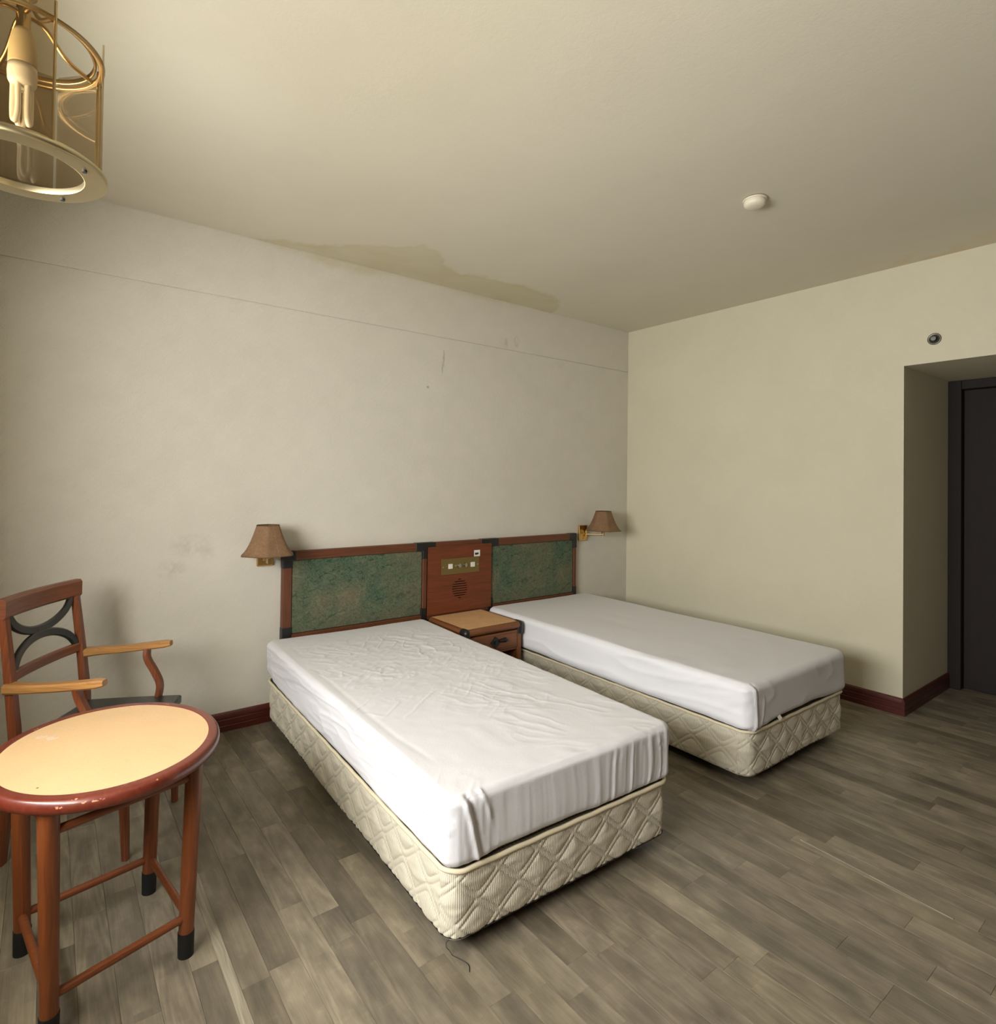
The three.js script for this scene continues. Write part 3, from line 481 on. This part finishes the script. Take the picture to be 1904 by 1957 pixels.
  obj('control_plate', rbox(pl, pr, pb, ptp, zf, zf + 0.003, 0.001), mat({ color: sRGB(140, 122, 74), metalness: 0.75, roughness: 0.5 }), con).userData.label = 'dull brass control plate';
  const zz = zf + 0.003, bt = (x) => obj('switch_button', rbox(x - 0.016, x + 0.016, kY - 0.017, kY + 0.015, zz, zz + 0.007, 0.002), M.whitePlastic, con);
  bt(-1.846); bt(-1.666);
  const kn = (x, r, a) => { const g = [cyl([x, kY, zz], [x, kY, zz + 0.016], r, r * 0.85, 18), rbox(x - 0.003, x + 0.003, kY - r, kY + r, zz + 0.014, zz + 0.019, 0.001)]; obj('control_knob', g, M.chrome, con); };
  kn(-1.778, 0.014); kn(-1.728, 0.014); obj('indicator_lamp', cyl([-1.806, kY, zz], [-1.806, kY, zz + 0.004], 0.006), M.chrome, con);
  for (const x of [pl + 0.012, pr - 0.012]) obj('screw', cyl([x, kY - 0.003, zz], [x, kY - 0.003, zz + 0.002], 0.0045), M.chrome, con);
  const st = document.createElement('canvas'); st.width = st.height = 64; const c2 = st.getContext('2d'); c2.fillStyle = '#e8e4dc'; c2.fillRect(0, 0, 64, 64); c2.fillStyle = '#17161a'; c2.beginPath(); c2.ellipse(25, 38, 17, 10, -0.3, 0, 7); c2.fill(); c2.beginPath(); c2.ellipse(40, 36, 9, 11, 0, 0, 7); c2.fill(); c2.fillRect(10, 26, 12, 10);
  const stx = new THREE.CanvasTexture(st); stx.colorSpace = THREE.SRGBColorSpace;
  const sg = box(-1.652, -1.602, 0.806, 0.848, zf, zf + 0.0008); obj('sticker', sg, mat({ map: stx, roughness: 0.6 }), con).userData.label = 'small white sticker with a black emblem';
}

// ------------------------------------------------------------------ nightstand between the beds
{
  const n = thing('nightstand', 'wooden nightstand with cream top and one drawer between the two beds', 'nightstand', [-1.79, 0, 0.06]);
  const w = 0.215, d = 0.405, t = 0.445, r = 0.022;
  obj('body_panel', uvBox(rbox(-w + 0.004, -w + 0.024, 0.02, t - 0.03, 0, d - 0.006)), M.nightWood, n); obj('body_panel', uvBox(rbox(w - 0.024, w - 0.004, 0.02, t - 0.03, 0, d - 0.006)), M.nightWood, n);
  obj('back_panel', uvBox(box(-w + 0.02, w - 0.02, 0.02, t - 0.04, 0.0, 0.01)), M.nightWood, n); obj('shelf', uvBox(box(-w + 0.022, w - 0.022, 0.035, 0.055, 0.01, d - 0.02), 0), M.nightWood, n);
  obj('drawer_shelf', uvBox(box(-w + 0.022, w - 0.022, 0.275, 0.29, 0.01, d - 0.012), 0), M.nightWood, n);
  obj('top_edge', [cyl([-w + 0.012, t - r, 0.01], [-w + 0.012, t - r, d - 0.01], r, r, 20), cyl([w - 0.012, t - r, 0.01], [w - 0.012, t - r, d - 0.01], r, r, 20)].map((g) => uvBox(g, 2)).concat([uvBox(cyl([-w + 0.012, t - r, d - 0.012], [w - 0.012, t - r, d - 0.012], r, r, 20), 0)]), M.nightWood, n).userData.label = 'rounded wooden edge';
  obj('top_panel', rbox(-w + 0.018, w - 0.018, t - 0.035, t - 0.0006, 0.0, d - 0.02, 0.002), mat({ map: tex(256, 256, (u, v) => { const m = 6 * vn(u * 60, v * 60, 221, 60, 60) + 4 * vn(u * 9, v * 9, 222, 9, 9); return [214 + m, 170 + m, 122 + m]; }), roughness: 0.6 }), n).userData.label = 'tan laminate top';
  for (const s of [-1, 1]) { const x = s * (w - 0.012), z = d - 0.012; const g = new THREE.SphereGeometry(r + 0.003, 20, 14); g.translate(x, t - r, z); obj('corner_cap', [g, cyl([x, t - r - 0.05, z], [x, t - r, z], r + 0.002, r + 0.003, 20), cyl([x, t - r, z - 0.035], [x, t - r, z], r + 0.003, r + 0.003, 20)], M.black, n).userData.label = 'black rounded corner cap'; }
  for (const s of [-1, 1]) obj('corner_post', uvBox(cyl([s * (w - 0.014), 0, d - 0.014], [s * (w - 0.014), t - 0.06, d - 0.014], 0.016, 0.016, 18)), M.nightWood, n);
  const dr = obj('drawer_front', [uvBox(rbox(-w + 0.03, w - 0.03, 0.292, t - 0.05, d - 0.022, d - 0.002, 0.003), 0), uvBox(rbox(-w + 0.045, w - 0.045, 0.304, t - 0.062, d - 0.004, d + 0.003, 0.002), 0)], M.nightWood, n);
  const dia = new THREE.CylinderGeometry(0.036, 0.036, 0.006, 4); dia.rotateX(Math.PI / 2); dia.translate(0, 0.345, d + 0.006);
  const pull = new THREE.CylinderGeometry(0.016, 0.009, 0.05, 4); pull.rotateZ(-Math.PI / 2); pull.translate(0.052, 0.352, d + 0.012);
  obj('drawer_pull', [dia, pull, cyl([0, 0.345, d + 0.004], [0, 0.345, d + 0.02], 0.01)], M.black, dr).userData.label = 'black diamond drawer pull';
}

// ------------------------------------------------------------------ swing-arm wall lamps
const shadeMap = tex(256, 128, (u, v) => { const m = 9 * vn(u * 120, v * 60, 231, 120, 60) + 8 * fbm(u * 12, v * 6, 232, 3, 12, 6), seam = Math.abs((u * 6) % 1 - 0.5) > 0.488 ? 10 : 0; return [126 + m + seam, 97 + m + seam, 69 + m + seam]; });
M.trim = mat({ color: sRGB(92, 70, 48), roughness: 0.8 });
M.shade = mat({ map: shadeMap, roughness: 0.9, side: THREE.DoubleSide });
function wallLamp(label, px, py, hinge, sx, sz, sb, yaw) {     // plate at (px, py) on the wall; shade axis at (sx, sz), its lower rim at height sb
  const t = thing('wall_lamp', label, 'wall lamp', [px, py, 0.0], 0, 'brass swing-arm lamps beside the headboard');
  obj('wall_plate', rbox(-0.044, 0.044, -0.062, 0.062, 0.001, 0.02, 0.006, 3), M.brass, t);
  obj('screw', cyl([0, -0.04, 0.02], [0, -0.04, 0.023], 0.006), M.agedBrass, t);
  obj('switch_knob', cyl([0.02, 0.02, 0.02], [0.02, 0.02, 0.034], 0.008), M.black, t);
  obj('hinge', [cyl([hinge, -0.03, 0.034], [hinge, 0.02, 0.034], 0.008), rbox(hinge - 0.006, hinge + 0.006, -0.012, 0.0, 0.018, 0.036, 0.002)], M.brass, t);
  const dx = sx - px, dy = sb - py - 0.03;
  obj('swing_arm', [tube([[hinge, dy - 0.004, 0.034], [(hinge + dx) / 2, dy - 0.002, (0.034 + sz) / 2], [dx, dy, sz]], 0.0056, 24, 8)], M.agedBrass, t);
  obj('lamp_holder', [cyl([dx, dy - 0.014, sz], [dx, dy + 0.012, sz], 0.009), cyl([dx, dy + 0.01, sz], [dx, dy + 0.035, sz], 0.013, 0.017), cyl([dx, dy + 0.035, sz], [dx, dy + 0.08, sz], 0.016)], M.agedBrass, t);
  const prof = []; const hh = 0.152; for (let i = 0; i <= 14; i++) { const v = i / 14; prof.push([lerp(0.128, 0.062, v) + 0.014 * Math.pow(1 - v, 6) - 0.004 * Math.sin(Math.PI * v), v * hh]); }
  const mk = (inset) => { const g = new THREE.LatheGeometry(prof.map(([r, y]) => new THREE.Vector2(r - inset, y)), 8, 0); return g; };
  const oct = []; { // softly faceted shade: six gores
    const pos = [], uv = [], idx = [], N = 64; for (let j = 0; j < prof.length; j++) for (let i = 0; i <= N; i++) { const a = i / N * Math.PI * 2, k = Math.cos(Math.PI / 6) / Math.cos(((a + Math.PI / 6) % (Math.PI / 3) + Math.PI / 3) % (Math.PI / 3) - Math.PI / 6), rr = prof[j][0] * lerp(1, k, 0.8); pos.push(Math.sin(a + yaw) * rr, prof[j][1], Math.cos(a + yaw) * rr); uv.push(i / N, j / 14); }
    for (let j = 0; j < prof.length - 1; j++) for (let i = 0; i < N; i++) { const a = j * (N + 1) + i, b = a + N + 1; idx.push(a, a + 1, b, b, a + 1, b + 1); }
    const g = new THREE.BufferGeometry(); g.setAttribute('position', new THREE.Float32BufferAttribute(pos, 3)); g.setAttribute('uv', new THREE.Float32BufferAttribute(uv, 2)); g.setIndex(idx); g.computeVertexNormals(); g.translate(dx, sb - py, sz); oct.push(g); }
  const s = obj('lamp_shade', oct, M.shade, t); s.userData.label = 'brown fabric bell shade';
  const rim = (r0, y) => { const pts = []; for (let i = 0; i < 60; i++) { const a = i / 60 * Math.PI * 2, k = Math.cos(Math.PI / 6) / Math.cos(((a + Math.PI / 6) % (Math.PI / 3)) - Math.PI / 6), r = r0 * lerp(1, k, 0.8); pts.push([dx + Math.sin(a + yaw) * r, sb - py + y, sz + Math.cos(a + yaw) * r]); } return tube(pts, 0.0022, 90, 6, true); };
  for (const q of [rim(0.139, 0.001, 0.8), rim(0.0615, hh - 0.001, 0.8)]) obj('shade_trim', q, M.trim, s);
  obj('bulb', (() => { const g = new THREE.SphereGeometry(0.026, 16, 12); g.translate(dx, dy + 0.1, sz); return g; })(), M.bulbGlass, t);
}
wallLamp('brown shaded wall lamp overlapping the headboard corner, near the armchair', -3.02, 0.905, -0.012, -3.055, 0.17, 0.924, 0.2);
wallLamp('brown shaded wall lamp swung out towards the room corner', -0.553, 0.913, 0.02, -0.462, 0.145, 0.938, 0.0);

// ------------------------------------------------------------------ round table
{
  const t = thing('round_table', 'small round table with cream top and glossy red-brown rim', 'table', [-3.822, 0, 1.312]);
  const RI = 0.2615, T = 0.583, sx = 0.953, sz = 1.05, RO = RI + 0.029;
  const top = tex(512, 512, (u, v) => { const x = u - 0.5, y = 0.5 - v, m = 3 * vn(u * 150, v * 150, 241, 150, 150) + 4 * fbm(u * 8, v * 8, 242, 3, 8, 8); let c = [211 + m, 176 + m, 132 + m];
    for (const [cx, cy, r] of [[-0.3, -0.273, 0.03], [-0.255, -0.225, 0.034], [-0.317, -0.184, 0.016]]) { const d = Math.hypot(x - cx, (y - cy) * 1.4); if (d < r && fbm(u * 60, v * 60, 243, 3) > 0.02) c = c.map((q, i) => q + [4, 14, 30][i]); }
    if (Math.hypot(x + 0.311, y - 0.324) < 0.005) c = [70, 50, 40]; return c; });
  const disc = new THREE.CircleGeometry(RI, 96); disc.rotateX(-Math.PI / 2); disc.scale(sx, 1, sz); disc.translate(0, T, 0);
  const rim = tex(1024, 64, (u, v) => { let c = [106, 42, 26]; const m = 10 * fbm(u * 40, v * 3, 251, 3, 40, 3) + 5 * vn(u * 300, v * 12, 252, 300, 12); c = c.map((q) => q + m);
    for (const [a, b, w, h] of [[0.009, 0.24, 0.009, 0.09], [0.02, 0.22, 0.006, 0.06], [0.61, 0.2, 0.006, 0.07], [0.384, 0.3, 0.010, 0.1], [0.173, 0.26, 0.003, 0.04], [0.948, 0.5, 0.012, 0.04], [0.97, 0.62, 0.016, 0.03], [0.93, 0.66, 0.008, 0.03], [0.655, 0.2, 0.003, 0.05], [0.05, 0.55, 0.006, 0.03]]) { const d = ((u - a) / w) ** 2 + ((v - b) / h) ** 2; if (d < 0.7 && vn(u * 500, v * 30, 253) + vn(u * 200, v * 14, 254) > 0.25) c = [206, 150, 116]; } return c; });
  const prof = []; prof.push([RI, T - 0.02], [RI, T - 0.0005], [RI + 0.0015, T + 0.0012]); for (let i = 1; i <= 6; i++) prof.push([lerp(RI + 0.0015, RO - 0.016, i / 6), T + 0.0013]); for (let i = 0; i <= 10; i++) { const a = Math.PI / 2 - i / 10 * Math.PI; prof.push([RO - 0.009 + Math.cos(a) * 0.012, T - 0.0165 + Math.sin(a) * 0.0175]); } prof.push([RI - 0.02, T - 0.0362]);
  const rg = lathe(prof, 96); rg.scale(sx, 1, sz);
  obj('table_rim', rg, phys({ map: rim, roughness: 0.4, clearcoat: 0.5, clearcoatRoughness: 0.14 }), t).userData.label = 'glossy red-brown rim with chips';
  obj('table_top', disc, mat({ map: top, roughness: 0.5 }), t).userData.label = 'cream laminate top';
  const under = new THREE.CircleGeometry(RI, 64); under.rotateX(Math.PI / 2); under.scale(sx, 1, sz); under.translate(0, T - 0.034, 0); obj('underside', under, M.legWood, t);
  const F = [[-3.641, 1.436], [-3.689, 1.102], [-4.005, 1.167], [-3.946, 1.525]].map(([x, z]) => [x + 3.822, z - 1.312]);
  const Q = F.map(([x, z]) => [x * 1.075, z * 1.03]);
  F.forEach(([x, z], i) => { const [a, b] = Q[i], l = obj('leg', uvBox(cyl([x, 0.06, z], [a, T - 0.034, b], 0.0195, 0.0225, 24)), M.legWood, t);
    obj('foot_cap', [cyl([x, 0.0, z], [x, 0.066, z], 0.0205, 0.0212, 24)], M.rubber, l).userData.label = 'black foot cap'; });
  const at = (i, y) => { const k = y / (T - 0.034); return [lerp(F[i][0], Q[i][0], k), y, lerp(F[i][1], Q[i][1], k)]; };
  for (let i = 0; i < 4; i++) { obj('stretcher', uvBox(cyl(at(i, 0.105), at((i + 1) % 4, 0.105), 0.0105, 0.0105, 16), 0), M.legWood, t); obj('upper_rail', uvBox(cyl(at(i, 0.49), at((i + 1) % 4, 0.49), 0.0105, 0.0105, 16), 0), M.legWood, t); }
}

// ------------------------------------------------------------------ armchair: local +z is forward, +x its far side
{
  const c = thing('armchair', 'wooden armchair with black curved back splat and black seat', 'chair', [-3.787, 0, 0.627], 0.989);
  c.scale.set(0.946, 1, 0.9);
  const lean = (y) => -0.2 - 0.012 * sstep(0, 0.4, -(y - 0.4)) - (y > 0.4 ? 0.062 * ((y - 0.4) / 0.49) ** 1.2 : 0);
  for (const s of [-1, 1]) {
    const pts = []; for (const y of [0, 0.13, 0.27, 0.4, 0.52, 0.64, 0.76, 0.85]) pts.push([s * (0.205 - 0.006 * (y > 0.4 ? (y - 0.4) : 0)), y, lean(y) + (y < 0.4 ? -0.03 * (1 - y / 0.4) : 0)]);
    obj('rear_leg', sweep(pts, 0.032, 0.042, [1, 0, 0], (t) => 1 - 0.18 * Math.abs(t - 0.5) * 2), M.chairWood, c);
    obj('front_leg', sweep([[s * 0.192, 0, 0.205], [s * 0.196, 0.15, 0.2], [s * 0.2, 0.37, 0.19]], 0.036, 0.036, [1, 0, 0], (t) => 0.68 + 0.32 * t), M.chairWood, c);
    const ax = (z) => s * (0.228 + 0.022 * sstep(-0.2, 0.15, z));
    obj('armrest', sweep([[s * 0.214, 0.598, -0.222], [ax(-0.15), 0.602, -0.15], [ax(-0.05), 0.607, -0.05], [ax(0.06), 0.617, 0.06], [ax(0.15), 0.626, 0.15]], 0.042, 0.027, [0, 1, 0], (t) => (t > 0.93 ? 1 - 0.25 * (t - 0.93) / 0.07 : 1) * (1 + 0.3 * (1 - t) ** 4), 2), M.armWood, c).userData.label = 'worn honey-coloured armrest';
    obj('arm_support', sweep([[ax(0.05), 0.61, 0.045], [s * 0.236, 0.57, 0.05], [s * 0.238, 0.51, 0.085], [s * 0.238, 0.46, 0.108], [s * 0.238, 0.40, 0.1], [s * 0.236, 0.365, 0.09]], 0.024, 0.036, [1, 0, 0]), M.chairWood, c);
    obj('side_rail', uvBox(rbox(s * 0.204 - 0.011, s * 0.204 + 0.011, 0.325, 0.372, -0.19, 0.18), 2), M.chairWood, c);
  }
  obj('front_rail', uvBox(rbox(-0.19, 0.19, 0.325, 0.372, 0.178, 0.2), 0), M.chairWood, c); obj('back_rail', uvBox(rbox(-0.19, 0.19, 0.325, 0.372, -0.21, -0.188), 0), M.chairWood, c);
  const seat = new THREE.Shape(); seat.moveTo(-0.195, -0.18); seat.lineTo(0.195, -0.18); seat.quadraticCurveTo(0.225, 0.0, 0.238, 0.19); seat.quadraticCurveTo(0, 0.235, -0.238, 0.19); seat.quadraticCurveTo(-0.225, 0, -0.195, -0.18);
  const sg = new THREE.ExtrudeGeometry(seat, { depth: 0.018, bevelEnabled: true, bevelSize: 0.012, bevelThickness: 0.011, bevelSegments: 4, curveSegments: 16 }); sg.rotateX(Math.PI / 2); sg.translate(0, 0.402, 0);
  obj('seat', sg, M.blackSatin, c).userData.label = 'black padded seat';
  const bow = (x, y) => lean(y) - 0.018 * (1 - (x / 0.2) ** 2);
  const across = (y, w) => [-1, -0.6, -0.2, 0.2, 0.6, 1].map((k) => [k * w, y, bow(k * w, y)]);
  obj('crest_rail', sweep(across(0.862, 0.222), 0.04, 0.07, [0, 1, 0], () => 1, 0), M.chairWood, c); obj('lower_rail', sweep(across(0.628, 0.196), 0.022, 0.036, [0, 1, 0], () => 1, 0), M.chairWood, c);
  const arc = (sgn) => { const pts = []; for (let i = 0; i <= 12; i++) { const a = -1 + i / 6, x = a * 0.182, y0 = 0.738 + sgn * (0.010 + 0.088 * (1 - Math.sqrt(Math.max(0, 1 - (a * 0.97) ** 2))) / 0.757); pts.push([x, y0, bow(x, y0)]); } return sweep(pts, 0.03, 0.018, [0, 0, 1]); };
  obj('back_splat', [arc(1), arc(-1), uvBox(rbox(-0.03, 0.03, 0.722, 0.754, bow(0, 0.738) - 0.009, bow(0, 0.738) + 0.009, 0.004))], M.blackSatin, c).userData.label = 'black back splat of two crossing bows';
}

// ------------------------------------------------------------------ pendant lantern
{
  const yB = 1.878, R = 0.134, hT = 0.222, c = thing('pendant_lantern', 'brass pendant lantern with smoked glass panes and an unlit energy-saving bulb', 'pendant lamp', [-4.02, yB, 1.868]);
  const ring = (ri, ro, y, h) => lathe([[ri, y + h], [ri, y], [ri + 0.002, y - 0.001], [ro - 0.003, y - 0.001], [ro, y + 0.002], [ro, y + h - 0.002], [ro - 0.003, y + h], [ri, y + h]], 96);
  obj('bottom_ring', [ring(R * 0.72, R, 0, 0.011), ring(R * 0.90, R * 0.94, 0.011, 0.006)], M.paleBrass, c).userData.label = 'pale brass ring';
  for (const a of [0.6, 2.17, 3.74, 5.31]) { const g = cyl([Math.cos(a) * R * 0.85, -0.005, Math.sin(a) * R * 0.85], [Math.cos(a) * R * 0.85, 0.0, Math.sin(a) * R * 0.85], 0.004); obj('screw', g, M.rubber, c); }
  obj('top_ring', [ring(R * 0.86, R * 0.94, hT, 0.005), ring(R * 0.80, R * 0.84, hT + 0.006, 0.008)], M.agedBrass, c);
  const glass = phys({ color: sRGB(236, 228, 214), transmission: 1, thickness: 0, roughness: 0.02, ior: 1.5 });
  const n = 8, off = -0.01; for (let k = 0; k < n; k++) {
    if (k === 1) continue;                                    // one pane has gone
    const a = off + k * Math.PI * 2 / n, w = 2 * R * 0.9 * Math.tan(Math.PI / n) - 0.006, g = rbox(-w / 2, w / 2, 0.008, hT + 0.03, -0.0016, 0.0016, 0.0008, 1); g.translate(0, 0, R * 0.9); g.rotateY(a); obj('glass_pane', g, glass, c);
  }
  for (let k = 0; k < 4; k++) { const a = off + Math.PI / 8 + k * Math.PI / 2; obj('rod', cyl([Math.sin(a) * R * 0.94, 0, Math.cos(a) * R * 0.94], [Math.sin(a) * R * 0.94, hT + 0.03, Math.cos(a) * R * 0.94], 0.0026, 0.0026, 10), M.agedBrass, c);
    obj('arm', tube([[0, hT + 0.06, 0], [Math.sin(a) * 0.03, hT + 0.058, Math.cos(a) * 0.03], [Math.sin(a) * 0.07, hT + 0.02, Math.cos(a) * 0.07], [Math.sin(a) * R * 0.86, hT + 0.003, Math.cos(a) * R * 0.86]], 0.0042, 20, 8), M.agedBrass, c); }
  obj('stem', [cyl([0, hT + 0.02, 0], [0, hT + 0.1, 0], 0.011), cyl([0, hT + 0.1, 0], [0, H - yB - 0.03, 0], 0.006), lathe([[0, hT + 0.09], [0.02, hT + 0.095], [0.022, hT + 0.11], [0.012, hT + 0.125], [0, hT + 0.125]], 24)], M.agedBrass, c);
  obj('ceiling_rose', lathe([[0.0, H - yB - 0.04], [0.02, H - yB - 0.04], [0.05, H - yB - 0.018], [0.055, H - yB - 0.001], [0, H - yB - 0.001]], 32), M.agedBrass, c);
  obj('lamp_holder', lathe([[0, hT + 0.03], [0.012, hT + 0.03], [0.017, hT + 0.02], [0.021, hT - 0.005], [0.022, hT - 0.035], [0.018, hT - 0.037], [0, hT - 0.037]], 28), M.socket, c).userData.label = 'cream lamp holder';
  const bl = obj('bulb_base', lathe([[0, hT - 0.036], [0.0215, hT - 0.038], [0.0225, hT - 0.05], [0.0215, hT - 0.066], [0.0165, hT - 0.076], [0, hT - 0.078]], 28), M.whitePlastic, c); bl.userData.label = 'white base of an energy-saving bulb';
  for (let k = 0; k < 3; k++) { const a = k * Math.PI * 2 / 3 + 0.4, p = (r, b, y) => [Math.cos(a + b) * r, y, Math.sin(a + b) * r]; obj('bulb_tube', tube([p(0.013, -0.5, hT - 0.074), p(0.013, -0.5, hT - 0.125), p(0.0125, -0.3, hT - 0.138), p(0.012, 0, hT - 0.142), p(0.0125, 0.3, hT - 0.138), p(0.013, 0.5, hT - 0.125), p(0.013, 0.5, hT - 0.074)], 0.0048, 40, 10), M.bulbGlass, bl); }
}

// ------------------------------------------------------------------ ceiling and wall fittings
{
  const d = thing('smoke_detector', 'round cream smoke detector on the ceiling', 'smoke detector', [-1.44, H, 1.862]); d.scale.set(0.88, 0.78, 0.88);
  obj('mount', lathe([[0, 0], [0.058, 0], [0.058, -0.010], [0.054, -0.012], [0, -0.012]], 40), M.creamPlastic, d);
  obj('cover', lathe([[0.05, -0.011], [0.05, -0.018], [0.053, -0.02], [0.052, -0.034], [0.044, -0.044], [0.028, -0.05], [0, -0.052]], 40), M.creamPlastic, d);
  const s = thing('wall_sprinkler', 'round metal sprinkler head above the passage opening', 'sprinkler', [0, 2.143, 2.13], -Math.PI / 2); s.scale.setScalar(0.9);
  const rot = (g) => { g.rotateX(Math.PI / 2); return g; };
  obj('escutcheon', rot(lathe([[0.022, 0.003], [0.0225, 0.002], [0.025, 0.005], [0.031, 0.008], [0.036, 0.005], [0.036, 0.0], [0.034, 0.0]], 36)), M.dullMetal, s);
  obj('recess', rot(lathe([[0, 0.0012], [0.023, 0.0012], [0.023, 0.003]], 24)), M.rubber, s);
  obj('nozzle', [cyl([0, 0, 0.001], [0, 0, 0.02], 0.007), cyl([0, 0, 0.02], [0, 0, 0.023], 0.013), cyl([-0.009, 0, 0.004], [-0.009, 0, 0.022], 0.002), cyl([0.009, 0, 0.004], [0.009, 0, 0.022], 0.002), rbox(-0.014, 0.014, 0.006, 0.009, 0.015, 0.026, 0.001)], M.dullMetal, s);
}
renderer.render(scene, camera);
